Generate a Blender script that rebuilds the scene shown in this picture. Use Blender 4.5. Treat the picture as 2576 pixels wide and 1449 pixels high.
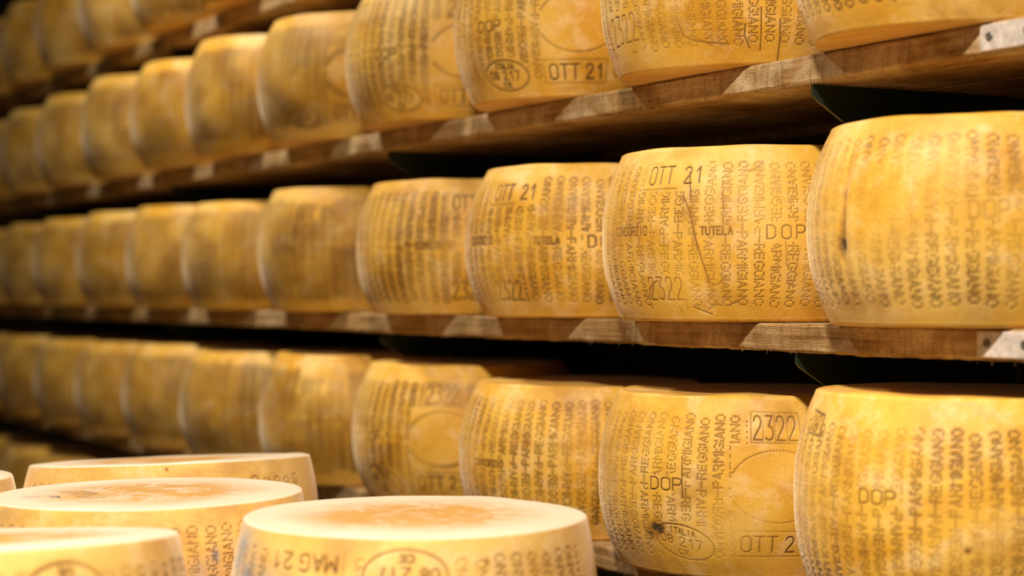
import bpy, math, random
import numpy as np
from mathutils import Vector

for o in list(bpy.data.objects):
    bpy.data.objects.remove(o, do_unlink=True)
S = bpy.context.scene
C = S.collection

# ------------------------------------------------------------------ camera, world, exposure
TH = math.radians(28.94)          # angle between the view axis and the aisle
EYE = 1.25
CAM = bpy.data.cameras.new('camera')
cam = bpy.data.objects.new('camera', CAM); C.objects.link(cam)
CAM.sensor_width = 36.0
CAM.lens = 4600.0 / 2576.0 * 36.0
CAM.clip_start = 0.05
fwd = Vector((-math.cos(TH), math.sin(TH), math.tan(math.radians(0.118))))
cam.location = (0, 0, EYE)
cam.rotation_euler = fwd.to_track_quat('-Z', 'Y').to_euler()
CAM.dof.use_dof = True
CAM.dof.focus_distance = 2.46
CAM.dof.aperture_fstop = 2.5
CAM.dof.aperture_blades = 0
S.camera = cam

W = bpy.data.worlds.new('world'); S.world = W; W.use_nodes = True
W.node_tree.nodes['Background'].inputs[0].default_value = (1.0, 0.93, 0.8, 1)
W.node_tree.nodes['Background'].inputs[1].default_value = 0.02
S.view_settings.view_transform = 'Standard'
S.view_settings.look = 'None'
S.view_settings.exposure = 0.0
S.view_settings.gamma = 1.0
S.view_settings.use_curve_mapping = False

# the ceiling lamps over the aisle: (x, y, z, watts, diameter)
LAMPS = [(-0.60, -0.22, 3.40, 176, 0.26),
         (-3.85, 0.66, 3.40, 46, 0.26)]
LAMP_COL = (1.0, 0.885, 0.73)

# ------------------------------------------------------------------ helpers
def tag(o, label=None, cat=None, group=None, kind=None):
    if label: o['label'] = label
    if cat: o['category'] = cat
    if group: o['group'] = group
    if kind: o['kind'] = kind
    return o

def empty(name, loc):
    o = bpy.data.objects.new(name, None); C.objects.link(o); o.location = loc
    o.empty_display_size = 0.05
    return o

def link(name, me, mat, parent=None, loc=(0, 0, 0)):
    o = bpy.data.objects.new(name, me); C.objects.link(o)
    if mat and not me.materials: me.materials.append(mat)
    o.location = loc
    if parent: o.parent = parent
    return o

def pydata(name, v, f, smooth=False):
    me = bpy.data.meshes.new(name); me.from_pydata([tuple(map(float, p)) for p in v], [], f); me.update()
    if smooth:
        me.polygons.foreach_set('use_smooth', [True] * len(me.polygons))
    return me

def box_mesh(name, x0, x1, y0, y1, z0, z1, b=0.0):
    import bmesh
    bm = bmesh.new()
    bmesh.ops.create_cube(bm, size=1)
    for v in bm.verts:
        v.co = Vector(((x0 + x1) / 2 + v.co.x * (x1 - x0), (y0 + y1) / 2 + v.co.y * (y1 - y0), (z0 + z1) / 2 + v.co.z * (z1 - z0)))
    if b > 0:
        bmesh.ops.bevel(bm, geom=bm.edges[:], offset=b, segments=2, profile=0.5, affect='EDGES')
    me = bpy.data.meshes.new(name); bm.to_mesh(me); bm.free()
    return me

def prism_x(name, prof, x0, x1):
    """polygon in (y,z) extruded along x"""
    n = len(prof)
    v = [(x0, y, z) for y, z in prof] + [(x1, y, z) for y, z in prof]
    f = [tuple(range(n))[::-1], tuple(range(n, 2 * n))]
    for i in range(n):
        j = (i + 1) % n
        f.append((i, j, n + j, n + i))
    me = pydata(name, v, f)
    import bmesh
    bm = bmesh.new(); bm.from_mesh(me); bmesh.ops.recalc_face_normals(bm, faces=bm.faces); bm.to_mesh(me); bm.free()
    return me

def lathe_mesh(name, prof, n=40):
    v = []; f = []
    for r, z in prof:
        for i in range(n):
            a = 2 * math.pi * i / n
            v.append((r * math.cos(a), r * math.sin(a), z))
    for j in range(len(prof) - 1):
        for i in range(n):
            k = (i + 1) % n
            f.append((j * n + i, j * n + k, (j + 1) * n + k, (j + 1) * n + i))
    return pydata(name, v, f, True)

# ------------------------------------------------------------------ materials
class NT:
    def __init__(s, name):
        s.m = bpy.data.materials.new(name); s.m.use_nodes = True
        s.t = s.m.node_tree; s.b = s.t.nodes['Principled BSDF']; s.L = s.t.links
    def n(s, typ, **kw):
        nd = s.t.nodes.new(typ)
        for k, v in kw.items(): setattr(nd, k, v)
        return nd
    def lk(s, a, b): s.L.new(a, b)
    def val(s, sock, v):
        if isinstance(v, (int, float, tuple)): sock.default_value = v
        else: s.lk(v, sock)
    def math(s, op, a, b=0.0, clamp=False):
        nd = s.n('ShaderNodeMath', operation=op, use_clamp=clamp)
        s.val(nd.inputs[0], a); s.val(nd.inputs[1], b)
        return nd.outputs[0]
    def noise(s, vec, scale, detail=4, rough=0.55, dist=0.0):
        nd = s.n('ShaderNodeTexNoise')
        nd.inputs['Scale'].default_value = scale; nd.inputs['Detail'].default_value = detail
        nd.inputs['Roughness'].default_value = rough; nd.inputs['Distortion'].default_value = dist
        s.lk(vec, nd.inputs['Vector'])
        return nd.outputs['Fac']
    def ramp(s, fac, stops):
        nd = s.n('ShaderNodeValToRGB'); e = nd.color_ramp.elements
        while len(e) < len(stops): e.new(0.5)
        for i, (p, c) in enumerate(stops):
            e[i].position = p; e[i].color = c if isinstance(c, tuple) else (c, c, c, 1)
        s.lk(fac, nd.inputs[0])
        return nd.outputs['Color']
    def mix(s, fac, a, b, mode='MIX'):
        nd = s.n('ShaderNodeMix', data_type='RGBA', blend_type=mode)
        s.val(nd.inputs[0], fac)
        for sk, v in ((nd.inputs[6], a), (nd.inputs[7], b)):
            if isinstance(v, tuple): sk.default_value = v if len(v) == 4 else v + (1,)
            else: s.lk(v, sk)
        return nd.outputs[2]
    def attr(s, name):
        nd = s.n('ShaderNodeAttribute'); nd.attribute_name = name
        return nd.outputs['Fac']
    def scaled(s, vec, sc):
        nd = s.n('ShaderNodeMapping'); nd.inputs['Scale'].default_value = sc
        s.lk(vec, nd.inputs['Vector'])
        return nd.outputs[0]
    def bump(s, h, strength, dist):
        nd = s.n('ShaderNodeBump'); nd.inputs['Strength'].default_value = strength; nd.inputs['Distance'].default_value = dist
        s.lk(h, nd.inputs['Height']); s.lk(nd.outputs[0], s.b.inputs['Normal'])

def rind_material():
    g = NT('cheese_rind')
    tc = g.n('ShaderNodeTexCoord'); oi = g.n('ShaderNodeObjectInfo')
    off = g.n('ShaderNodeVectorMath', operation='SCALE'); off.inputs[0].default_value = (31.0, 17.0, 23.0)
    g.lk(oi.outputs['Random'], off.inputs['Scale'])
    add = g.n('ShaderNodeVectorMath', operation='ADD'); g.lk(tc.outputs['Object'], add.inputs[0]); g.lk(off.outputs[0], add.inputs[1])
    P = add.outputs[0]
    big = g.noise(P, 5.5, 4, 0.6, 0.6)
    mid = g.noise(P, 24, 6, 0.66, 0.1)
    fine = g.noise(P, 260, 4, 0.7)
    rub = g.noise(g.scaled(P, (1, 1, 1.5)), 9, 7, 0.60, 0.25)
    base = g.ramp(big, [(0.34, (0.66, 0.325, 0.020, 1)), (0.50, (0.80, 0.455, 0.058, 1)), (0.66, (0.88, 0.575, 0.150, 1))])
    pale = g.ramp(mid, [(0.50, 0.0), (0.64, 1.0)])
    c = g.mix(g.math('MULTIPLY', pale, 0.55), base, (0.90, 0.64, 0.30))
    dirt = g.ramp(rub, [(0.52, 0.0), (0.68, 1.0)])
    c = g.mix(g.math('MULTIPLY', dirt, 0.62), c, (0.44, 0.200, 0.018))
    speck = g.ramp(fine, [(0.50, 0.0), (0.75, 1.0)])
    c = g.mix(g.math('MULTIPLY', speck, 0.38), c, (0.36, 0.18, 0.035))
    # brown worn patch in the middle of the flat faces
    sep = g.n('ShaderNodeSeparateXYZ'); g.lk(tc.outputs['Object'], sep.inputs[0])
    rr = g.math('SQRT', g.math('ADD', g.math('POWER', sep.outputs[0], 2.0), g.math('POWER', sep.outputs[1], 2.0)))
    mr = g.n('ShaderNodeMapRange'); mr.inputs[1].default_value = 0.165; mr.inputs[2].default_value = 0.09
    g.lk(rr, mr.inputs[0])
    face = g.noise(g.scaled(P, (1.0, 1.0, 1.0)), 17, 10, 0.78, 0.7)
    fm = g.ramp(face, [(0.36, 0.0), (0.52, 1.0)])
    c = g.mix(g.math('MULTIPLY', g.math('MULTIPLY', mr.outputs[0], fm), 0.62), c, (0.50, 0.235, 0.045))
    # overhead light on the foreground wheels, painted in as a paler rind colour
    geo = g.n('ShaderNodeNewGeometry')
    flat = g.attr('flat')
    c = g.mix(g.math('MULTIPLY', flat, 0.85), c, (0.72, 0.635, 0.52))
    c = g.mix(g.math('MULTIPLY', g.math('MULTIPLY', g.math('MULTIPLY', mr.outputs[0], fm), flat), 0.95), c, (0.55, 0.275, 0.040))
    # blue ink, pits, stains (stored on the mesh)
    ink = g.math('MULTIPLY', g.attr('ink'), g.ramp(g.noise(P, 60, 5, 0.7), [(0.30, 0.4), (0.55, 0.95)]))
    c = g.mix(ink, c, (0.12, 0.22, 0.34))
    c = g.mix(g.math('MULTIPLY', g.math('MULTIPLY', g.attr('grime'), g.ramp(g.noise(P, 90, 5, 0.7), [(0.35, 0.35), (0.6, 1.0)])), 0.62), c, (0.40, 0.175, 0.018))
    c = g.mix(g.math('MULTIPLY', g.attr('dent'), 0.95, True), c, (0.095, 0.042, 0.008))
    st = g.math('MULTIPLY', g.attr('stain'), g.ramp(g.noise(P, 55, 6, 0.7), [(0.36, 0.2), (0.6, 1.0)]), True)
    c = g.mix(g.math('MULTIPLY', g.math('MULTIPLY', st, 2.4, True), 0.75), c, (0.40, 0.18, 0.018))
    c = g.mix(g.math('MULTIPLY', g.math('SUBTRACT', st, 0.35, True), 1.5, True), c, (0.06, 0.04, 0.016))
    hsv = g.n('ShaderNodeHueSaturation'); g.lk(c, hsv.inputs['Color'])
    g.lk(g.math('ADD', 0.90, g.math('MULTIPLY', oi.outputs['Random'], 0.16)), hsv.inputs['Value'])
    g.lk(hsv.outputs[0], g.b.inputs['Base Color'])
    g.b.inputs['Roughness'].default_value = 0.52
    g.b.inputs['Specular IOR Level'].default_value = 0.35
    g.b.inputs['Sheen Weight'].default_value = 0.42
    g.b.inputs['Sheen Roughness'].default_value = 0.35
    g.b.inputs['Sheen Tint'].default_value = (1.0, 0.86, 0.66, 1)
    cloth = g.noise(g.scaled(P, (1, 1, 6.0)), 120, 3, 0.6)
    h = g.math('ADD', g.math('MULTIPLY', fine, 0.5), g.math('ADD', g.math('MULTIPLY', mid, 1.2), g.math('MULTIPLY', cloth, 0.5)))
    g.bump(h, 0.35, 0.0015)
    return g.m

def wood_material(name, dark, tan_wood, worn, seed=0.0, rough=0.75):
    g = NT(name)
    tc = g.n('ShaderNodeTexCoord'); oi = g.n('ShaderNodeObjectInfo')
    off = g.n('ShaderNodeVectorMath', operation='SCALE'); off.inputs[0].default_value = (13.0 + seed, 7.0, 5.0)
    g.lk(oi.outputs['Random'], off.inputs['Scale'])
    add = g.n('ShaderNodeVectorMath', operation='ADD'); g.lk(tc.outputs['Object'], add.inputs[0]); g.lk(off.outputs[0], add.inputs[1])
    P = add.outputs[0]
    grain = g.noise(g.scaled(P, (1.6, 30, 60)), 2.2, 7, 0.65, 0.5)
    blot = g.noise(g.scaled(P, (1, 1.3, 1.6)), 9, 6, 0.65, 0.7)
    fine = g.noise(g.scaled(P, (2, 6, 8)), 60, 5, 0.7)
    saw = g.noise(g.scaled(P, (26, 3, 3)), 4.0, 5, 0.7, 0.4)
    c = g.ramp(grain, [(0.32, dark + (1,)), (0.62, tan_wood + (1,))])  # grain runs from dark to tan wood
    c = g.mix(g.ramp(blot, [(0.45, 0.0), (0.68, 0.8)]), c, worn)
    c = g.mix(g.math('MULTIPLY', g.ramp(fine, [(0.5, 0.0), (0.72, 1.0)]), 0.55), c, tuple(x * 0.45 for x in dark))
    c = g.mix(g.math('MULTIPLY', g.ramp(saw, [(0.50, 0.0), (0.68, 1.0)]), 0.5), c, tuple(x * 0.6 for x in dark))
    g.lk(c, g.b.inputs['Base Color'])
    g.b.inputs['Roughness'].default_value = rough
    g.b.inputs['Specular IOR Level'].default_value = 0.25
    g.bump(g.math('ADD', g.math('ADD', grain, saw), g.math('MULTIPLY', fine, 0.8)), 0.6, 0.004)
    return g.m

def plain(name, col, rough=0.6, metal=0.0, nscale=40, namp=0.25, bump=0.2):
    g = NT(name)
    tc = g.n('ShaderNodeTexCoord')
    n = g.noise(tc.outputs['Object'], nscale, 6, 0.65)
    c = g.mix(g.ramp(n, [(0.35, 0.0), (0.68, 1.0)]), tuple(x * (1 - namp) for x in col), tuple(min(1, x * (1 + namp * 0.5)) for x in col))
    g.lk(c, g.b.inputs['Base Color'])
    g.b.inputs['Roughness'].default_value = rough; g.b.inputs['Metallic'].default_value = metal
    g.bump(n, bump, 0.002)
    return g.m

RIND = rind_material()
WOOD = wood_material('shelf_wood', (0.24, 0.115, 0.028), (0.56, 0.36, 0.150), (0.74, 0.58, 0.36))
TABLEWOOD = wood_material('table_wood', (0.20, 0.11, 0.04), (0.36, 0.22, 0.09), (0.45, 0.31, 0.15), 3.0)
GREEN = plain('green_steel', (0.016, 0.030, 0.018), 0.45, 0.0, 30, 0.2, 0.05)
PLATE = plain('scuffed_metal', (0.80, 0.72, 0.66), 0.42, 0.25, 70, 0.35, 0.25)
SCREW = plain('screw_steel', (0.20, 0.19, 0.17), 0.4, 0.7, 90, 0.2, 0.1)
PLASTER = plain('plaster', (0.13, 0.10, 0.065), 0.9, 0.0, 12, 0.2, 0.3)
DARKWALL = plain('dark_plaster', (0.16, 0.14, 0.10), 0.9, 0.0, 12, 0.3, 0.3)
CONCRETE = plain('concrete', (0.12, 0.10, 0.07), 0.8, 0.0, 8, 0.3, 0.3)
ENAMEL = plain('lamp_enamel', (0.55, 0.55, 0.52), 0.4, 0.0, 20, 0.1, 0.05)
PEN = plain('blue_pen', (0.10, 0.19, 0.30), 0.6, 0.0, 90, 0.4, 0.0)
def glow_material():
    g = NT('lamp_glass')
    g.b.inputs['Base Color'].default_value = (0.9, 0.85, 0.7, 1)
    g.b.inputs['Emission Color'].default_value = LAMP_COL + (1,)
    g.b.inputs['Emission Strength'].default_value = 6.0
    return g.m
GLOW = glow_material()

# ------------------------------------------------------------------ structure
def struct(name, me, mat):
    return tag(link(name, me, mat), kind='structure')
tag(struct('floor', box_mesh('floor', -9.5, 3.0, -1.7, 2.7, -0.1, 0.0), CONCRETE), 'grey concrete floor of the cheese store')
tag(struct('ceiling', box_mesh('ceiling', -9.5, 3.0, -1.7, 2.7, 3.6, 3.7), PLASTER), 'plain plaster ceiling over the aisle')
tag(struct('wall_back', box_mesh('wall_back', -9.5, 3.0, 2.6, 2.7, 0.0, 3.6), DARKWALL), 'dark wall behind the cheese shelves')
tag(struct('wall_front', box_mesh('wall_front', -9.5, 3.0, -1.7, -1.6, 0.0, 3.6), PLASTER), 'plaster wall across the aisle from the shelves')
tag(struct('wall_left', box_mesh('wall_left', -9.5, -9.4, -1.6, 2.6, 0.0, 3.6), PLASTER), 'plaster wall at the far end of the aisle')
tag(struct('wall_right', box_mesh('wall_right', 2.9, 3.0, -1.6, 2.6, 0.0, 3.6), PLASTER), 'plaster wall at the near end of the aisle')

# ------------------------------------------------------------------ shelves
PB = 1.487                       # front edge of the boards
PC = 1.595                       # line of the wheel centres
BT = 0.037                       # board thickness
LEVELS = {'U': 0.621, 'T': 0.271, 'M': -0.079, 'B': -0.429, 'L': -0.779}   # undersides, from the eye height
ROWNAME = {'U': 'topmost visible shelf', 'T': 'upper shelf', 'M': 'middle shelf', 'B': 'lower shelf', 'L': 'bottom shelf'}
X0, X1 = -7.3, 0.25

def plank_mesh(name, y0, y1, z0, z1, seed, front=False):
    rng = np.random.default_rng(seed)
    n = 620 if front else 40
    xs = np.linspace(X0, X1, n)
    def wob(s, k):
        r = rng.normal(size=n); w = np.ones(k) / k
        return np.convolve(r, w, 'same') * s * math.sqrt(k)
    e = 0.004 if front else 0.003
    prof = [(y0, z0 + e), (y0, (z0 + z1) / 2), (y0, z1 - e), (y0 + e, z1), (y1 - e, z1), (y1, z1 - e), (y1, z0 + e), (y1 - e, z0), (y0 + e, z0)]
    m = len(prof)
    V = np.zeros((n, m, 3))
    low = wob(0.0010, 25); top = wob(0.0007, 25)
    for j, (y, z) in enumerate(prof):
        V[:, j, 0] = xs; V[:, j, 1] = y; V[:, j, 2] = z
        if front:
            if j in (0, 1, 2): V[:, j, 1] += wob(0.0005, 3) + wob(0.0008, 15)
            if j in (0, 8): V[:, j, 2] += low + wob(0.0006, 2)
            if j == 2: V[:, j, 2] += top + wob(0.0008, 3) - np.clip(wob(0.0015, 5) - 0.001, 0, 0.004)
    v = V.reshape(-1, 3)
    f = []
    for i in range(n - 1):
        for j in range(m):
            k = (j + 1) % m
            f.append((i * m + j, i * m + k, (i + 1) * m + k, (i + 1) * m + j))
    f.append(tuple(range(m))[::-1]); f.append(tuple((n - 1) * m + j for j in range(m)))
    me = pydata(name, v, f)
    return me

def splinter_mesh(name, z, seed, count=150):
    rng = random.Random(seed); v = []; f = []
    for _ in range(count):
        x = rng.uniform(-5.0, -1.2); L = rng.uniform(0.003, 0.009); w = rng.uniform(0.0003, 0.0007)
        dx = rng.uniform(-0.006, 0.006); y = PB + rng.uniform(0.0, 0.004)
        i = len(v)
        v += [(x - w, y, z + 0.003), (x + w, y, z + 0.003), (x, y + w * 2, z + 0.003), (x + dx, y - rng.uniform(0, 0.002), z - L + 0.003)]
        f += [(i, i + 1, i + 3), (i + 1, i + 2, i + 3), (i + 2, i, i + 3)]
    return pydata(name, v, f)

for ri, r in enumerate('UTMBL'):
    z0 = EYE + LEVELS[r]
    sh = empty('shelf_board', (0, 0, 0))
    tag(sh, {'U': 'worn wooden shelf board at the very top left, above all others',
             'T': 'worn wooden shelf board of the upper row, its dark underside showing',
             'M': 'worn wooden shelf board of the middle row at eye level',
             'B': 'worn wooden shelf board of the lower row, behind the foreground cheeses',
             'L': 'wooden shelf board lowest of all, at the far lower left'}[r], 'shelf', 'wooden shelf boards of the cheese rack')
    link('plank', plank_mesh('plank', PB, PB + 0.19, z0, z0 + BT, 10 + ri, True), WOOD, sh)
    for q, (ya, yb) in enumerate(((0.193, 0.385), (0.497, 0.69), (0.693, 0.88))):
        link('plank', plank_mesh('plank', PB + ya, PB + yb, z0, z0 + BT, 30 + ri * 5 + q), WOOD, sh)
    if r in 'TMB':
        tag(link('splinters', splinter_mesh('splinters', z0, 60 + ri), WOOD, sh), 'frayed wood fibres along the lower edge', kind='stuff')
    if r in 'TM':
        px0 = -1.575 if r == 'T' else -1.580
        h0, h1 = z0 + 0.004, z0 + BT - 0.003
        pl = tag(link('joining_plate', box_mesh('joining_plate', px0, px0 + 0.20, PB - 0.0035, PB + 0.001, h0, h1, 0.0012), PLATE, sh), 'pale scuffed metal joining plate')
        for sx in (0.016, 0.075, 0.125, 0.184):
            sc = lathe_mesh('screw', [(0.0001, 0.0012), (0.0014, 0.0010), (0.0016, 0.0018), (0.0050, 0.0012), (0.0056, 0.0)], 20)
            so = link('screw', sc, SCREW, pl, (px0 + sx, PB - 0.0036, (h0 + h1) / 2 + (0.001 if sx < 0.1 else -0.001)))
            so.rotation_euler = (math.pi / 2, 0, 0)

# steel uprights with cantilever arms
for ui, t in enumerate((1.945, 3.245, 4.545, 5.845)):
    up = empty('rack_upright', (-t, PB + 0.44, 0))
    tag(up, ['dark green steel rack upright with arms at the right, nearest the camera',
             'dark green steel rack upright behind the third and fourth cheeses from the right',
             'dark green steel rack upright behind the blurred sixth cheeses from the right',
             'dark green steel rack upright at the far left end'][ui], 'rack upright', 'steel uprights of the cheese rack')
    w = 0.03
    post = [(-0.05, 0), (0.05, 0)]
    link('post', box_mesh('post', -w, w, -0.05, 0.05, 0.0, 2.6, 0.003), GREEN, up)
    link('foot', box_mesh('foot', -0.09, 0.09, -0.12, 0.12, 0.0, 0.012, 0.002), GREEN, up)
    for r in 'UTMBL':
        zz = EYE + LEVELS[r] - 0.0006
        dt = {'M': -0.015, 'B': -0.015}.get(r, 0.02)
        tip = -0.432
        prof = [(tip, zz), (tip, zz - 0.015), (tip + 0.006, zz - 0.021), (tip + 0.050, zz - 0.047), (-0.05, zz - 0.050), (-0.05, zz)]
        arm = link('arm', prism_x('arm', prof, w - 0.002 + dt, w + 0.003 + dt), GREEN, up)
        link('arm_bracket', box_mesh('arm_bracket', w + dt - 0.05, w + dt, -0.12, -0.0515, zz - 0.03, zz - 0.001), GREEN, arm)

# ------------------------------------------------------------------ lettering
ST5 = [(0, 0), (0, .25), (0, .5), (0, .75), (0, 1)]
def sh5(x): return [(x, q) for _, q in ST5]
DOT = {'P': (8.0, ST5 + [(.36, 1), (.74, 1), (1, .75), (.36, .5), (.74, .5)]),
       'A': (8.0, [(0, 0), (.12, .25), (.25, .5), (.38, .75), (.5, 1), (.62, .75), (.75, .5), (.88, .25), (1, 0), (.5, .27)]),
       'R': (8.0, ST5 + [(.36, 1), (.74, 1), (1, .75), (.36, .5), (.74, .5), (.8, .25), (1, 0)]),
       'M': (9.5, ST5 + sh5(1) + [(.25, .78), (.5, .5), (.75, .78)]),
       'I': (0.0, ST5),
       'G': (8.0, [(0, .25), (0, .5), (0, .75), (.33, 1), (.67, 1), (1, .85), (.33, 0), (.67, 0), (1, .1), (1, .35), (.67, .42)]),
       'N': (8.0, ST5 + sh5(1) + [(.28, .75), (.5, .5), (.72, .25)]),
       'O': (8.0, [(0, .25), (0, .5), (0, .75), (.33, 1), (.67, 1), (1, .75), (1, .5), (1, .25), (.67, 0), (.33, 0)]),
       'E': (8.0, ST5 + [(.4, 1), (.85, 1), (.4, .5), (.75, .5), (.4, 0), (.85, 0)])}
STROKE = {'O': [[(.2, 0), (0, .15), (0, .85), (.2, 1)], [(.55, 1), (.75, .85), (.75, .15), (.55, 0)], [(.2, 0), (.55, 0)], [(.2, 1), (.55, 1)]],
          'T': [[(0, 1), (.8, 1)], [(.4, 1), (.4, 0)]],
          '2': [[(0, .78), (.1, .95), (.3, 1), (.55, .95), (.65, .75), (.55, .55), (.1, .15), (0, 0), (.75, 0)]],
          '1': [[(.2, .72), (.5, 1), (.5, 0)]],
          '3': [[(0, 1), (.65, 1), (.3, .58), (.6, .5), (.7, .28), (.55, .05), (.3, 0), (0, .08)]],
          'D': [[(0, 0), (0, 1), (.45, 1), (.7, .8), (.7, .2), (.45, 0), (0, 0)]],
          'P': [[(0, 0), (0, 1), (.5, 1), (.7, .85), (.7, .6), (.5, .45), (0, .45)]],
          'C': [[(.7, .85), (.5, 1), (.2, 1), (0, .8), (0, .2), (.2, 0), (.5, 0), (.7, .15)]],
          'N': [[(0, 0), (0, 1), (.7, 0), (.7, 1)]],
          'S': [[(.7, .88), (.5, 1), (.2, 1), (0, .8), (.1, .58), (.6, .42), (.7, .2), (.5, 0), (.2, 0), (0, .12)]],
          'R': [[(0, 0), (0, 1), (.5, 1), (.7, .85), (.7, .6), (.5, .48), (0, .48)], [(.35, .48), (.7, 0)]],
          'Z': [[(0, 1), (.7, 1), (0, 0), (.7, 0)]],
          'I': [[(.35, 0), (.35, 1)]],
          'U': [[(0, 1), (0, .2), (.2, 0), (.5, 0), (.7, .2), (.7, 1)]],
          'E': [[(.7, 1), (0, 1), (0, 0), (.7, 0)], [(0, .52), (.5, .52)]],
          'L': [[(0, 1), (0, 0), (.7, 0)]],
          'A': [[(0, 0), (.35, 1), (.7, 0)], [(.12, .35), (.58, .35)]],
          '0': [[(.2, 0), (0, .2), (0, .8), (.2, 1), (.5, 1), (.7, .8), (.7, .2), (.5, 0), (.2, 0)]],
          '8': [[(.2, .53), (0, .75), (.2, 1), (.5, 1), (.7, .75), (.5, .53), (.2, .53), (0, .28), (.2, 0), (.5, 0), (.7, .28), (.5, .53)]],
          '7': [[(0, 1), (.7, 1), (.3, 0)]],
          'M': [[(0, 0), (0, 1), (.4, .35), (.8, 1), (.8, 0)]],
          'G': [[(.7, .85), (.5, 1), (.2, 1), (0, .8), (0, .2), (.2, 0), (.5, 0), (.7, .2), (.7, .5), (.4, .5)]]}

def sample(poly, step):
    out = []
    for (x0, y0), (x1, y1) in zip(poly[:-1], poly[1:]):
        L = math.hypot(x1 - x0, y1 - y0); k = max(1, int(L / step))
        for i in range(k + 1):
            out.append((x0 + (x1 - x0) * i / k, y0 + (y1 - y0) * i / k))
    return out

def text_pts(s, a0, z0, a1, z1, flip=False, slope=0.0, step=0.0005, italic=0.0, nar=0.98):
    """stroked text filling the box a0..a1, z0..z1"""
    n = len(s); w = (a1 - a0) / (n - 0.22); out = []
    for i, ch in enumerate(s):
        for poly in STROKE.get(ch, []):
            pl = []
            for x, y in poly:
                u = (i + x * nar) * w; v = y * (z1 - z0)
                u += italic * v
                if flip: u = (a1 - a0) - u; v = (z1 - z0) - v
                pl.append((a0 + u, z0 + v + slope * u))
            out += sample(pl, step)
    return out

def oval_pts(ac, zc, ra, rz, flip=False, tilt=0.0):
    out = []
    ring = [(ac + ra * math.cos(q), zc + rz * math.sin(q) + tilt * ra * math.cos(q)) for q in np.linspace(0, 2 * math.pi, 90)]
    out += sample(ring, 0.0005)
    sg = -1 if flip else 1
    def T(s, da0, dz0, da1, dz1):
        p = text_pts(s, da0, dz0, da1, dz1)
        return [(ac + sg * x, zc + sg * y + tilt * sg * x) for x, y in p]
    out += T('ITALIA', -0.42 * ra, 0.42 * rz, 0.42 * ra, 0.76 * rz)
    out += T('08', -0.78 * ra, -0.25 * rz, -0.34 * ra, 0.22 * rz)
    out += T('217', -0.12 * ra, -0.30 * rz, 0.62 * ra, 0.26 * rz)
    out += T('CE', -0.20 * ra, -0.78 * rz, 0.16 * ra, -0.50 * rz)
    return out

def column_dots(h, a_from, a_to, phase, rng, drop=0.05, boxes=(), lean=0.0):
    pts = []
    sp = 0.0229; gh = 0.0120
    j = 0; a = a_from + phase
    while a < a_to:
        up, dn = ('PARMIGIANO', 'REGGIANO') if j % 2 == 0 else ('REGGIANO', 'PARMIGIANO')
        zc = h * 0.5 + rng.uniform(-0.003, 0.003) + (-0.008 if j % 2 == 0 else 0.008)
        ln = lean + rng.uniform(-0.012, 0.012); am = 0.8 + 0.3 * rng.random()
        for k in range(4):
            pts.append((a, zc + (k - 1.5) * 0.0027, am))
        for s, sg in ((up, 1), (dn, -1)):
            z = zc + sg * 0.0078
            for ch in s:
                w, dl = DOT[ch]
                for gx, gy in dl:
                    if rng.random() > drop:
                        aa = a - sg * (gy - .5) * gh; zz = z + sg * gx * w * .001
                        if 0.012 < zz < h - 0.012:
                            pts.append((aa + ln * (zz - zc) + rng.uniform(-.00025, .00025), zz + rng.uniform(-.00025, .00025), am))
                z += sg * (w + 3.5) * .001
        a += sp; j += 1
    out = []
    for a, z, am in pts:
        ok = True
        for b in boxes:
            if b[0] == 'e':
                if ((a - b[1]) / b[3]) ** 2 + ((z - b[2]) / b[4]) ** 2 < 1: ok = False; break
            elif b[0] < a < b[2] and b[1] < z < b[3]: ok = False; break
        if ok: out.append((a, z, am))
    return out

# ------------------------------------------------------------------ the cheese wheel
def axis_points(lo, hi, d0, d1, fine, coarse):
    def seg(a, b, s):
        n = max(1, int(math.ceil((b - a) / s)))
        return list(np.linspace(a, b, n + 1)[:-1])
    pts = []
    d0 = max(lo, d0); d1 = min(hi, d1)
    if d0 > lo: pts += seg(lo, d0, coarse)
    pts += seg(d0, d1, fine)
    if d1 < hi: pts += seg(d1, hi, coarse)
    return pts + [hi]

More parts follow.
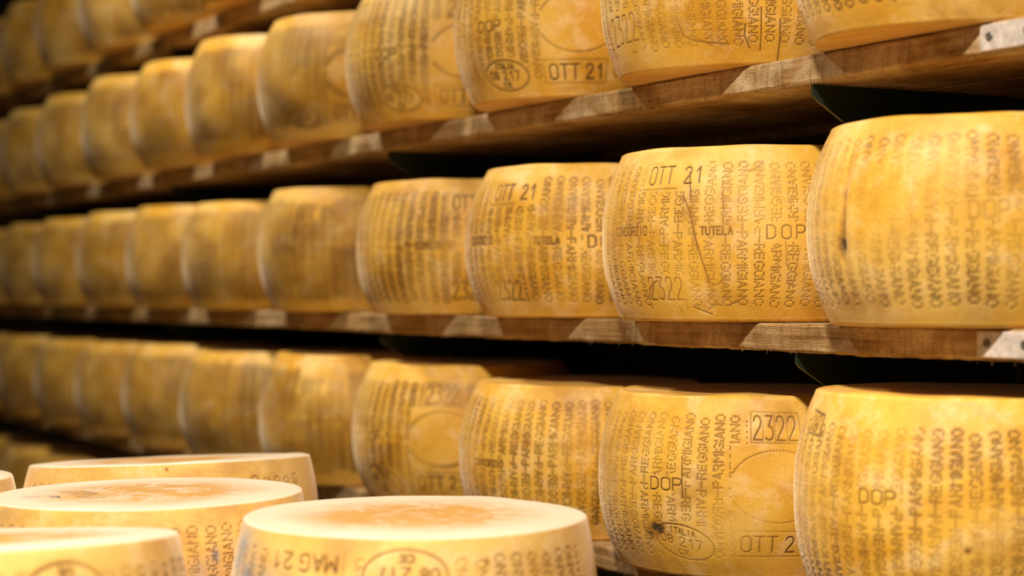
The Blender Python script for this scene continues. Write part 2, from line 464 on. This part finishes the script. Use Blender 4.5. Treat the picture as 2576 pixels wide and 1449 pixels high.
def wheel_mesh(name, h, R=0.219, rf=0.188, A=(-0.12, 0.36), Zr=(0.0, 1.0), da=0.005, dz=0.008, dots=(), strokes=(), blobs=(), seed=0, shear=(0, 0), cap=6, rz=0.0, power=2.2, depth=1.0, pale=0.0, worn=0.0, bev=1.0):
    """one continuous skin: flat faces, rounded rims, bulging side pressed with lettering"""
    rng = np.random.default_rng(seed)
    per = 2 * math.pi * R
    lo = -per * 0.35
    ca = np.array(axis_points(lo, lo + per, A[0], A[1], da, 0.02))[:-1]
    e = 0.006 * bev
    cz = np.array(axis_points(e, h - e, max(e, Zr[0]), min(h - e, Zr[1]), dz, 0.012))
    na, nz = len(ca), len(cz)
    H = np.zeros((na, nz)); INK = np.zeros((na, nz)); ST = np.zeros((na, nz)); G = np.zeros((na, nz))
    def stamp(pts, sig, amp_mul):
        if not len(pts): return
        p = np.array(pts, float)
        if p.shape[1] == 2: p = np.hstack([p, np.ones((len(p), 1))])
        p = p[(p[:, 0] > ca[0]) & (p[:, 0] < ca[-1]) & (p[:, 1] > cz[0]) & (p[:, 1] < cz[-1])]
        ii = np.searchsorted(ca, p[:, 0]); jj = np.searchsorted(cz, p[:, 1])
        wa = max(1, int(math.ceil(2.2 * sig / da))); wz = max(1, int(math.ceil(2.2 * sig / dz)))
        for di in range(-wa - 1, wa + 1):
            for dj in range(-wz - 1, wz + 1):
                i = np.clip(ii + di, 0, na - 1); j = np.clip(jj + dj, 0, nz - 1)
                d2 = (ca[i] - p[:, 0]) ** 2 + (cz[j] - p[:, 1]) ** 2
                np.maximum.at(H, (i, j), np.minimum(1.0, 1.55 * np.exp(-d2 / (2 * sig * sig))) * p[:, 2] * amp_mul)
    gr = max(da, dz)
    ds = max(0.00070, 0.55 * gr); ss = max(0.00058, 0.55 * gr)
    fade = 1.0 if gr < 0.0022 else (0.75 if gr < 0.004 else 0.62)
    stamp(dots, ds, fade)
    stamp(strokes, ss, 1.1 * fade)
    # wear: lettering fades in places
    AA, ZZ = np.meshgrid(ca, cz, indexing='ij')
    wear = np.zeros_like(H)
    for _ in range(7):
        k1, k2, ph = rng.uniform(8, 40), rng.uniform(10, 45), rng.uniform(0, 6.28)
        wear += np.sin(AA * k1 + ZZ * k2 * rng.choice([-1, 1]) + ph)
    wear = np.clip(0.80 + 0.10 * wear, 0.35, 1.05)
    H *= wear
    if worn > 0: H *= 1 - worn * np.exp(-((ZZ / h - 0.58) / 0.26) ** 4) * np.clip(0.75 + 0.35 * np.sin(AA * 21 + 1.0), 0, 1)
    def blur(X, n, ax):
        n = max(1, n); k = np.ones(2 * n + 1) / (2 * n + 1)
        return np.apply_along_axis(lambda v: np.convolve(v, k, 'same'), ax, X)
    GR = H
    for _ in range(2): GR = blur(blur(GR, int(0.0035 / da), 0), int(0.0035 / dz), 1)
    pat = np.zeros_like(H)
    for _ in range(9):
        pat += np.sin(AA * rng.uniform(10, 70) + ZZ * rng.uniform(-70, 70) + rng.uniform(0, 6.28))
    GR = np.clip(GR * 2.6, 0, 1) * np.clip(0.42 + 0.24 * pat, 0.0, 1.0)
    for b in blobs:      # (a, z, sa, sz, depth, stain, ink)
        q = np.exp(-((AA - b[0]) / b[2]) ** 2 - ((ZZ - b[1]) / b[3]) ** 2)
        G += q * b[4]; ST = np.maximum(ST, q * b[5]); INK = np.maximum(INK, q * b[6])
    u = 2 * ZZ / h - 1
    rad = rf + (R - rf) * (1 - np.abs(u) ** power)
    low = np.zeros_like(H)
    for _ in range(6):
        k = rng.integers(1, 6); low += rng.normal() * np.sin(k * AA / R + rng.uniform(0, 6.28) + ZZ * rng.uniform(-14, 14))
    rad = rad + 0.0007 * low - 0.0012 * depth * H - G
    th = AA / R
    side = np.stack([rad * np.sin(th), -rad * np.cos(th), ZZ], -1)           # na,nz,3
    thc = ca / R
    def ring(r, z):
        r = r + 0 * thc
        return np.stack([r * np.sin(thc), -r * np.cos(thc), z + 0 * thc], -1)[:, None, :]
    rb, rt = rad[:, 0], rad[:, -1]
    capr = np.linspace(0.965, 0.03, cap)
    bot = [ring(rb * q, 0.0) for q in capr[::-1]] + [ring(rb - 0.0045 * bev, 0.0004 * bev), ring(rb - 0.0014 * bev, 0.002 * bev)]
    wv = [rng.uniform(0, 6.28) for _ in range(4)]
    def topz(r):
        x = r * np.sin(thc); y = -r * np.cos(thc)
        return h + 0.0012 * np.sin(x * 17 + wv[0]) * np.sin(y * 15 + wv[1]) + 0.0006 * np.sin(x * 41 + wv[2] + y * 33)
    top = [ring(rt - 0.0014 * bev, h - 0.002 * bev), ring(rt - 0.0045 * bev, h - 0.0004 * bev)] + [ring(rt * q, topz(rt * q)) for q in capr]
    nb, ntp = len(bot), len(top)
    V = np.concatenate(bot + [side] + top, 1)
    m = V.shape[1]
    V[..., 2] += (V[..., 2] / h) * (shear[0] * V[..., 0] + shear[1] * V[..., 1])
    flatv = np.zeros((na, m)); flatv[:, nb + nz:] = pale; flatv[:, :nb + nz] = pale * 0.15  # tops carry the painted overhead light, sides only a little of it
    z_ = lambda X: np.concatenate([np.zeros((na, nb)), X, np.zeros((na, ntp))], 1)
    verts = V.reshape(-1, 3)
    i = np.arange(na)[:, None]; j = np.arange(m - 1)[None, :]; i2 = (i + 1) % na
    quads = np.stack([i * m + j, i2 * m + j, i2 * m + j + 1, i * m + j + 1], -1).reshape(-1, 4)
    nv = len(verts)
    cb, ct = nv, nv + 1
    verts = np.vstack([verts, [[0, 0, 0.0], [0, 0, h]]])
    I = np.arange(na); I2 = (I + 1) % na
    tb = np.stack([np.full(na, cb), I2 * m, I * m], -1)
    tt = np.stack([np.full(na, ct), I * m + m - 1, I2 * m + m - 1], -1)
    me = bpy.data.meshes.new(name)
    nq, nt = len(quads), len(tb) + len(tt)
    me.vertices.add(len(verts)); me.vertices.foreach_set('co', verts.astype(np.float32).ravel())
    loops = np.concatenate([quads.ravel(), tb.ravel(), tt.ravel()]).astype(np.int32)
    me.loops.add(len(loops)); me.loops.foreach_set('vertex_index', loops)
    me.polygons.add(nq + nt)
    starts = np.concatenate([np.arange(nq) * 4, nq * 4 + np.arange(nt) * 3]).astype(np.int32)
    me.polygons.foreach_set('loop_start', starts)
    me.polygons.foreach_set('use_smooth', np.ones(nq + nt, dtype=bool))
    me.update(calc_edges=True); me.validate()
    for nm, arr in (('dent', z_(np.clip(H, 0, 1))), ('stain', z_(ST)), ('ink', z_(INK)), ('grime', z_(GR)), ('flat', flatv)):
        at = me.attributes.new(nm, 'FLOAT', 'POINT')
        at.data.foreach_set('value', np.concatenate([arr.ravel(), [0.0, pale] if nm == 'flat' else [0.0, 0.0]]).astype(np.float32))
    me.materials.append(RIND)
    return me

def line(pts, am=1.0, step=0.0005):
    out = []
    for a, z in sample(pts, step): out.append((a, z, am))
    return out
def dotarc(ac, zc, ra, rz, q0, q1, n):
    return [(ac + ra * math.cos(q), zc + rz * math.sin(q), 1.0) for q in np.linspace(math.radians(q0), math.radians(q1), n)]
def full(pts, am=1.0): return [(a, z, am) for a, z in pts]

def stamps_upper(da=0.0, dz=0.0):
    """date at the top, plant number at the bottom"""
    s = []; ex = []
    s += full(text_pts('OTT', .042 + da, .1884 + dz, .086 + da, .2126 + dz))
    s += full(text_pts('21', .105 + da, .1885 + dz, .133 + da, .211 + dz))
    s += line([(.0307 + da, .2170 + dz), (.0307 + da, .1816 + dz), (.0942 + da, .1816 + dz)], .5)
    s += line([(.0307 + da, .2170 + dz), (.060 + da, .2175 + dz)], .3)
    s += full(text_pts('CONSORZIO', -.027 + da, .1185 + dz, .0465 + da, .1305 + dz))
    s += full(text_pts('TUTELA', .1337 + da, .1175 + dz, .179 + da, .128 + dz))
    s += full(text_pts('DOP', .2245 + da, .1118 + dz, .281 + da, .1298 + dz, nar=.80))
    s += full(text_pts('2322', .041 + da, .030 + dz, .1035 + da, .0606 + dz))
    ex += [(.026 + da, .178 + dz, .140 + da, .24 + dz), (-.032 + da, .1165 + dz, .050 + da, .1325 + dz), (.131 + da, .1155 + dz, .182 + da, .130 + dz),
           (.215 + da, .107 + dz, .28 + da, .135 + dz), (.036 + da, .020 + dz, .108 + da, .064 + dz)]
    return s, ex

def stamps_lower(da=0.0, dz=0.0, tilt=-0.16):
    """plant number at the top, oval and date at the bottom"""
    s = []; ex = []; d = []
    s += full(text_pts('2322', .2133 + da, .192 + dz, .2760 + da, .224 + dz, slope=-.02))
    s += line([(.2095 + da, .188 + dz), (.2095 + da, .229 + dz), (.28 + da, .227 + dz), (.28 + da, .187 + dz), (.2095 + da, .188 + dz)], .45)
    for q in range(1, 4): s += line([(.2095 + da + q * .0172, .188 + dz), (.2095 + da + q * .0172, .228 + dz)], .35)
    s += full(text_pts('DOP', .0621 + da, .1205 + dz, .113 + da, .137 + dz))
    s += full(oval_pts(.110 + da, .050 + dz, .0465, .0235, tilt=tilt))
    s += full(text_pts('OTT', .1959 + da, .0402 + dz, .2465 + da, .0618 + dz))
    s += full(text_pts('21', .259 + da, .0402 + dz, .288 + da, .0618 + dz))
    s += line([(.1858 + da, .034 + dz), (.1858 + da, .069 + dz), (.293 + da, .069 + dz), (.293 + da, .034 + dz), (.1858 + da, .034 + dz)], .4)
    d += dotarc(.246 + da, .1293 + dz, .066, .0485, 28, 158, 36) + dotarc(.246 + da, .1293 + dz, .066, .0485, 205, 335, 36)
    ex += [(.205 + da, .185 + dz, .285 + da, .24 + dz), (.056 + da, .117 + dz, .118 + da, .140 + dz), ('e', .110 + da, .050 + dz, .052, .028),
           (.1825 + da, .02 + dz, .298 + da, .185 + dz)]
    return s, ex, d

# ------------------------------------------------------------------ the rows of wheels
ROWT = {'M': [1.684, 2.158, 2.599, 3.040, 3.550, 4.036, 4.477, 4.920, 5.368, 5.812, 6.262],
        'T': [1.715, 2.173, 2.636, 3.077, 3.540, 3.993, 4.435, 4.876, 5.345, 5.790, 6.240],
        'B': [1.705, 2.168, 2.613, 3.058, 3.531, 4.035, 4.508, 4.950, 5.392, 5.834, 6.280],
        'U': [None] * 5 + [3.990, 4.445, 4.900, 5.360, 5.803, 6.250],
        'L': [None] * 6 + [4.500, 4.950, 5.400, 5.842, 6.285]}
ROWH = {'M': [.244, .240, .243, .242, .254, .246, .256, .257, .256, .254, .25],
        'T': [.25, .25, .25, .252, .256, .267, .263, .270, .266, .262, .26],
        'B': [.270, .249, .243, .259, .263, .255, .259, .254, .252, .252, .25],
        'U': [.25] * 11, 'L': [.252] * 11}
ORD = ['first', 'second', 'third', 'fourth', 'fifth', 'sixth', 'seventh', 'eighth', 'ninth', 'tenth', 'eleventh']
SPECIAL = {('M', 0): 'cheese wheel with a deep dark gouge, at the right end of the middle shelf',
           ('M', 1): 'sharp cheese wheel stamped OTT 21 with long cracks, second from right on middle shelf',
           ('M', 2): 'cheese wheel with faint OTT 21 stamp, third from right on the middle shelf',
           ('T', 0): 'cheese wheel cut off by the top right corner, pale rim, upper shelf',
           ('T', 1): 'sharp cheese wheel stamped 2322 at its lower left, upper shelf, second from right',
           ('T', 2): 'cheese wheel with oval ITALIA stamp on the upper shelf, third from right',
           ('T', 3): 'blurred cheese wheel with a faint oval stamp, fourth from right on the upper shelf',
           ('B', 0): 'big cheese wheel with DOP stamp at the bottom right corner, lower shelf',
           ('B', 1): 'sharp cheese wheel with dark-stained oval ITALIA stamp and boxed 2322, lower shelf',
           ('B', 2): 'cheese wheel with brown smudges, third from right on the lower shelf'}
def row_label(r, k):
    if (r, k) in SPECIAL: return SPECIAL[(r, k)]
    if r in 'MTB':
        if k == 10: return 'leftmost cheese wheel of the %s, cut off by the left edge' % ROWNAME[r]
        return 'blurred golden cheese wheel, %s from the right on the %s' % (ORD[k], ROWNAME[r])
    if r == 'U':
        n = k - 5
        return 'dim blurred cheese wheel in the top left corner row, %s from its right end' % ORD[n]
    n = k - 6
    return 'dim blurred cheese wheel on the bottom shelf at lower left, %s from its right' % ORD[n]

def make_row_wheel(r, k):
    t, h = ROWT[r][k], ROWH[r][k]
    sd = {'M': 100, 'T': 200, 'B': 300, 'U': 400, 'L': 500}[r] + k
    rng = random.Random(sd)
    kw = dict(h=h, seed=sd, da=0.0036, dz=0.0065, rf=(0.188 if k <= 1 else 0.182) + rng.uniform(-.002, .002))
    dots = []; strokes = []; blobs = []; ex = []
    phase = rng.uniform(0, .02); drop = .05; lean = 0.0
    lay = 'up' if (sd * 7) % 3 else 'low'
    A = (-0.12, 0.36)
    if r == 'M' and k <= 2: lay = 'up'
    if (r, k) in (('B', 1), ('T', 2), ('B', 0), ('T', 3)): lay = 'low'
    if (r, k) in (('T', 1), ('M', 1), ('B', 1)): kw.update(da=0.00100, dz=0.00100)
    elif k in (0, 2): kw.update(da=0.0017, dz=0.0017)
    elif k == 3: kw.update(da=0.0026, dz=0.0026)
    if k <= 3: A = (-0.12, 0.32)
    if (r, k) == ('T', 1): kw['Zr'] = (0.0, 0.150)
    if (r, k) == ('T', 0): kw['Zr'] = (0.0, 0.09)
    if (r, k) == ('T', 2): kw['Zr'] = (0.0, 0.18)
    if (r, k) in (('M', 1), ('M', 2)):
        strokes, ex = stamps_upper(0.0 if k == 1 else -0.012, 0.0 if k == 1 else -.002)
        phase = 0.1762 - 0.0229 * 16 + 0.25 if k == 1 else .008
    elif (r, k) == ('B', 1):
        strokes, ex, d = stamps_lower(); dots += d
        phase = (0.1716 + 0.25) % 0.0458
        blobs += [(.070, .067, .013, .009, 0, 1.7, 0), (.058, .060, .012, .011, 0, 1.2, 0), (.085, .060, .012, .006, 0, .55, 0),
                  (.02, .03, .05, .02, 0, .35, 0), (.12, .018, .06, .008, 0, .25, 0), (-.04, .12, .03, .09, 0, .30, 0), (.0, .21, .04, .02, 0, .22, 0)]
        strokes += line([(.1118, .167), (.1125, .145), (.1136, .113)], .8)
    elif (r, k) == ('T', 2):
        strokes, ex, d = stamps_lower(-.030, -.013, -.05); dots += d
        blobs += [(.00, .07, .03, .06, 0, .35, 0), (.20, .012, .02, .004, 0, .4, 0)]
    elif (r, k) == ('T', 3):
        strokes, ex, d = stamps_lower(.004, -.010, -.05); dots += d
        blobs += [(.03, .05, .05, .05, 0, .4, 0)]
    elif (r, k) == ('T', 1):
        strokes += full(text_pts('2322', -.0447, .040, .0254, .078, slope=.05)); ex = [(-.05, .030, .028, .088)]
        strokes += line([(.0998, .0687), (.1035, .052), (.1072, .041), (.122, .034), (.1409, .0307), (.1764, .0275)], 1.0)
        strokes += line([(.118, .042), (.135, .033), (.150, .026)], .6) + line([(.2004, .0526), (.199, .038), (.2068, .0215)], 1.0)
        strokes += line([(.2227, .0738), (.2232, .045), (.2227, .0176)], .9) + line([(.2496, .0579), (.2515, .035), (.2507, .005)], .9)
        strokes += line([(.165, .052), (.160, .038), (.163, .026)], .5) + line([(.188, .055), (.192, .034)], .5)
        phase = .012
    elif (r, k) == ('M', 0):
        strokes = full(text_pts('DOP', .1605, .122, .2055, .142), .6); ex = [(.157, .12, .21, .145)]
        for q in range(26):
            f = q / 25
            blobs.append((-.0003 - .005 * f, .197 - .112 * f, .0022 + .0050 * f, .0085, .0008 + .0026 * f * (1.2 - f), .40 + .55 * f, 0))
        blobs += [(-.006, .096, .009, .013, .002, 1.3, 0), (.01, .10, .02, .012, 0, .22, 0), (.16, .15, .05, .05, 0, .16, 0), (.09, .10, .03, .03, 0, .2, 0)]
        for q in range(14):
            blobs.append((.0908 - .0173 * q / 13, .2238 - .1076 * q / 13, .004, .010, -.0008, 0, 0))
        drop = .12; kw['worn'] = .8
    elif (r, k) == ('B', 0):
        strokes = full(text_pts('DOP', .0435, .1465, .0926, .1625)); ex = [(.040, .144, .096, .165)]
        strokes += line([(-.0868, .246), (-.0479, .242), (-.0479, .217), (-.0868, .219)], .9) + full(text_pts('217', -.08, .224, -.055, .240), .7)
        blobs += [(.1749, .1001, .0040, .0040, .001, 1.0, 0), (.05, .10, .01, .01, 0, .3, 0)]
        drop = .08; kw['worn'] = .35
    elif (r, k) == ('B', 2):
        strokes = full(text_pts('CONSORZIO', .0053, .1124, .076, .122)); ex = [(.0, .109, .08, .125)]
        blobs += [(.107, .170, .006, .018, 0, .5, 0), (.122, .158, .008, .010, 0, .6, 0), (.04, .116, .03, .006, 0, .35, 0)]
        strokes += line([(.235, .20), (.238, .10), (.236, .03)], .9)
    elif (r, k) == ('M', 3):
        strokes, ex = stamps_upper(.160, -.002)
    elif k < 5:
        if lay == 'up': strokes, ex = stamps_upper(rng.uniform(-.05, .1), 0)
        else: strokes, ex, d = stamps_lower(rng.uniform(-.08, .05), 0); dots += d
    if (r, k) == ('M', 1):
        strokes += line([(.1124, .2025), (.1165, .178), (.118, .165)], 1.0) + line([(.1065, .1705), (.118, .148), (.127, .112), (.1438, .0548)], 1.0)
        strokes += line([(.1628, .1932), (.1660, .15), (.1645, .1187)], .7) + line([(.1154, .020), (.1427, .0105)], 1.0)
        strokes += line([(.0364, .0179), (.036, .030), (.041, .044), (.052, .053), (.0612, .0561)], 1.0)
        strokes += line([(.1709, .0229), (.1841, .0282)], .9) + line([(.200, .2023), (.212, .208), (.221, .2165)], .8)
        strokes += line([(.155, .05), (.1709, .062)], .6) + line([(.09, .02), (.094, .012)], .6) + line([(.1035, .028), (.1045, .016)], .5) + line([(.138, .016), (.15, .024), (.16, .022)], .6)
        strokes += line([(.093, .09), (.106, .075)], .5) + line([(.075, .1), (.082, .085)], .5) + line([(.055, .1), (.062, .08)], .5)
        strokes += line([(.27, .10), (.262, .05)], .5) + line([(.25, .11), (.252, .075)], .5)
        blobs += [(.05, .11, .05, .035, 0, .30, 0), (.115, .15, .022, .03, 0, .40, 0), (.165, .13, .028, .05, 0, .30, 0), (.06, .05, .03, .02, 0, .2, 0), (-.03, .12, .02, .08, 0, .3, 0), (.03, .228, .03, .007, 0, .22, 0)]
    dots += column_dots(h, A[0], A[1], phase, rng, drop, ex, lean)
    for q in range(rng.randint(3, 6)):        # soft brownish handling marks
        blobs.append((rng.uniform(-.1, .3), rng.uniform(.02, h - .02), rng.uniform(.015, .05), rng.uniform(.01, .04), rng.uniform(-.0004, .0008), rng.uniform(.05, .22), 0))
    me = wheel_mesh('cheese_wheel', A=A, dots=dots, strokes=strokes, blobs=blobs, **kw)
    o = link('cheese_wheel', me, None, None, (-t, PC + rng.uniform(-.004, .004), EYE + LEVELS[r] + BT + 0.0008))
    tag(o, row_label(r, k), 'cheese', 'cheese wheels on the %s' % ROWNAME[r])
    return o

for r in 'TMBUL':
    for k in range(11):
        if ROWT[r][k] is not None: make_row_wheel(r, k)

# ------------------------------------------------------------------ foreground table and its wheels
FT = EYE - 0.26 - 0.242
tb = tag(empty('work_table', (-2.45, 0.66, 0)), 'wooden table under the foreground cheese wheels', 'table')
for q in range(5):
    y = -0.60 + q * 0.232
    link('plank', box_mesh('plank', -1.02, 0.95, y, y + 0.228, FT - 0.034, FT - 0.0008, 0.003), TABLEWOOD, tb)
for sx in (-0.92, 0.85):
    for sy in (-0.52, 0.48):
        link('leg', box_mesh('leg', sx - .035, sx + .035, sy - .035, sy + .035, 0.0, FT - 0.034, 0.004), TABLEWOOD, tb)
for sy in (-0.52, 0.48):
    link('apron', box_mesh('apron', -0.885, 0.815, sy - .012, sy + .012, FT - 0.134, FT - 0.034, 0.002), TABLEWOOD, tb)

camr = Vector((math.sin(TH), math.cos(TH), 0)); camf = Vector((-math.cos(TH), math.sin(TH), 0))
def shear_of(away_deg, right_up_deg):
    """slope of a top face that is not level: rises towards the aisle side / towards the shelves"""
    a = math.tan(math.radians(away_deg)); b = math.tan(math.radians(right_up_deg))
    g = camr * b - camf * a
    return (g.x, g.y)
FRONT = [  # key, x, y, h, R, rf, away, roll, label
    ('a', -1.919, 0.931, .242, .2165, .2000, 0.0, 0.0, 'large foreground cheese wheel with upside-down MAG 21 stamp and brown patch on top'),
    ('b', -2.303, 0.733, .242, .2120, .1990, 0.3, 0.8, 'foreground cheese wheel with blue pen marks on its pale top'),
    ('c', -1.930, 0.438, .245, .2160, .2010, 4.2, 1.6, 'foreground cheese wheel cut off by the bottom left corner, oval stamp on its side'),
    ('d', -2.713, 0.901, .244, .2290, .2110, 3.3, 2.0, 'foreground cheese wheel with slanting top, farthest back, in front of the lower shelf'),
    ('e', -2.660, 0.440, .244, .2150, .2000, 1.0, 0.0, 'foreground cheese wheel of which only a corner shows at the left edge')]
for key, x, y, h, R, rf, away, roll, lab in FRONT:
    rng = random.Random(ord(key)); dots = []; strokes = []; blobs = []; ex = []
    A = (-0.05, 0.55); phase = 0.01; da = 0.0016; Zr = (h - 0.10, h)
    if key == 'a':
        da = 0.0012
        strokes += full(text_pts('21', .064, .2035, .0935, .2205, flip=True)) + full(text_pts('MAG', .104, .2030, .1535, .2205, flip=True))
        strokes += line([(.162, .222), (.162, .19)], .35)
        strokes += full(oval_pts(.2325, .2025, .0475, .0265, flip=True))
        ex = [(.058, .19, .165, .23), ('e', .2325, .2025, .052, .030)]
        blobs += [(-.025, .208, .034, .036, 0, 0, 1.0), (.012, .185, .03, .026, 0, 0, .95), (.05, .19, .03, .016, 0, 0, .55), (.02, .222, .02, .008, 0, 0, .4), (.325, .215, .004, .006, 0, .6, 0), (.40, .20, .06, .03, 0, .28, 0)]
        A = (-0.08, 0.48)
    elif key == 'b':
        da = 0.00095; A = (0.02, 0.42); phase = (0.3242 - 0.02) % 0.0458
        blobs += [(.3516, .182, .006, .010, 0, 0, .9), (.335, .165, .02, .02, 0, 0, .5), (.10, .230, .06, .006, 0, .12, 0), (.17, .228, .02, .008, 0, .18, 0)]
    elif key == 'c':
        A = (0.25, 0.60)
        strokes += full(oval_pts(.372, .199, .044, .030, flip=True)); ex = [('e', .372, .199, .05, .035)]
        blobs += [(.44, .18, .05, .05, 0, .14, 0)]
    elif key == 'd':
        A = (0.02, 0.52)
        blobs += [(.33, .232, .03, .006, 0, .25, 0), (.28, .236, .003, .003, 0, .8, 0), (.42, .20, .06, .03, 0, .25, 0)]
    dots += column_dots(h, A[0], A[1], phase, rng, .05, ex)
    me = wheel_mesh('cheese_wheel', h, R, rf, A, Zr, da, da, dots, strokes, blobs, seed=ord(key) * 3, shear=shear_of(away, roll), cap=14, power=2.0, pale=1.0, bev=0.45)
    o = tag(link('cheese_wheel', me, None, None, (x, y, FT + 0.0004)), lab, 'cheese', 'cheese wheels on the foreground table')
    if key == 'b':      # scribbled pen marks
        v = []; f = []
        sx_, sy_ = shear_of(away, roll)
        def stroke(pts, w=0.0011):
            for (x0, y0), (x1, y1) in zip(pts[:-1], pts[1:]):
                d = Vector((x1 - x0, y1 - y0)); n = Vector((-d.y, d.x)).normalized() * w
                i = len(v)
                for px, py in ((x0 - n.x, y0 - n.y), (x1 - n.x, y1 - n.y), (x1 + n.x, y1 + n.y), (x0 + n.x, y0 + n.y)):
                    v.append((px, py, h + sx_ * px + sy_ * py + 0.0014))
                f.append((i, i + 1, i + 2, i + 3))
        def cf(u, w): p = camr * u + camf * w; return (p.x, p.y)
        for pl in ([(-.150, -.045), (-.125, -.050)], [(-.120, -.040), (-.105, -.045), (-.098, -.060), (-.112, -.052)], [(-.115, .000), (-.085, .005), (-.070, -.008)],
                   [(-.095, -.022), (-.070, -.030), (-.060, -.016), (-.080, -.020)], [(-.080, -.050), (-.055, -.065), (-.040, -.055)]):
            stroke([cf(*q) for q in pl])
        tag(link('pen_mark', pydata('pen_mark', v, f), PEN, o), 'scribbled blue pen marks')

# ------------------------------------------------------------------ ceiling lamps
for li, (x, y, z, watt, dia) in enumerate(LAMPS):
    L = tag(empty('ceiling_lamp', (x, y, 3.6)), ['round ceiling lamp over the aisle near the camera', 'round ceiling lamp over the far end of the aisle', 'round ceiling lamp over the middle of the aisle'][li], 'lamp', 'ceiling lamps over the aisle')
    r = dia / 2
    d = z - 3.6
    link('rose', lathe_mesh('rose', [(0.001, 0.0), (0.05, 0.0), (0.045, -0.02), (0.008, -0.025), (0.001, -0.025)]), ENAMEL, L)
    link('stem', lathe_mesh('stem', [(0.006, -0.02), (0.006, d + 0.085)], 12), ENAMEL, L)
    link('shade', lathe_mesh('shade', [(0.001, d + 0.09), (0.03, d + 0.09), (0.05, d + 0.07), (r, d + 0.015), (r + 0.01, d + 0.004), (r - 0.004, d + 0.012), (0.05, d + 0.06), (0.001, d + 0.06)]), ENAMEL, L)
    link('diffuser', lathe_mesh('diffuser', [(r - 0.01, d + 0.016), (r * 0.7, d + 0.008), (0.001, d + 0.006)]), GLOW, L)
    ld = bpy.data.lights.new('lamp_light', 'AREA'); ld.shape = 'DISK'; ld.size = dia; ld.energy = watt; ld.color = LAMP_COL
    ld.spread = math.radians(138)
    lo = bpy.data.objects.new('lamp_light', ld); C.objects.link(lo); lo.parent = L; lo.location = (0, 0, d)
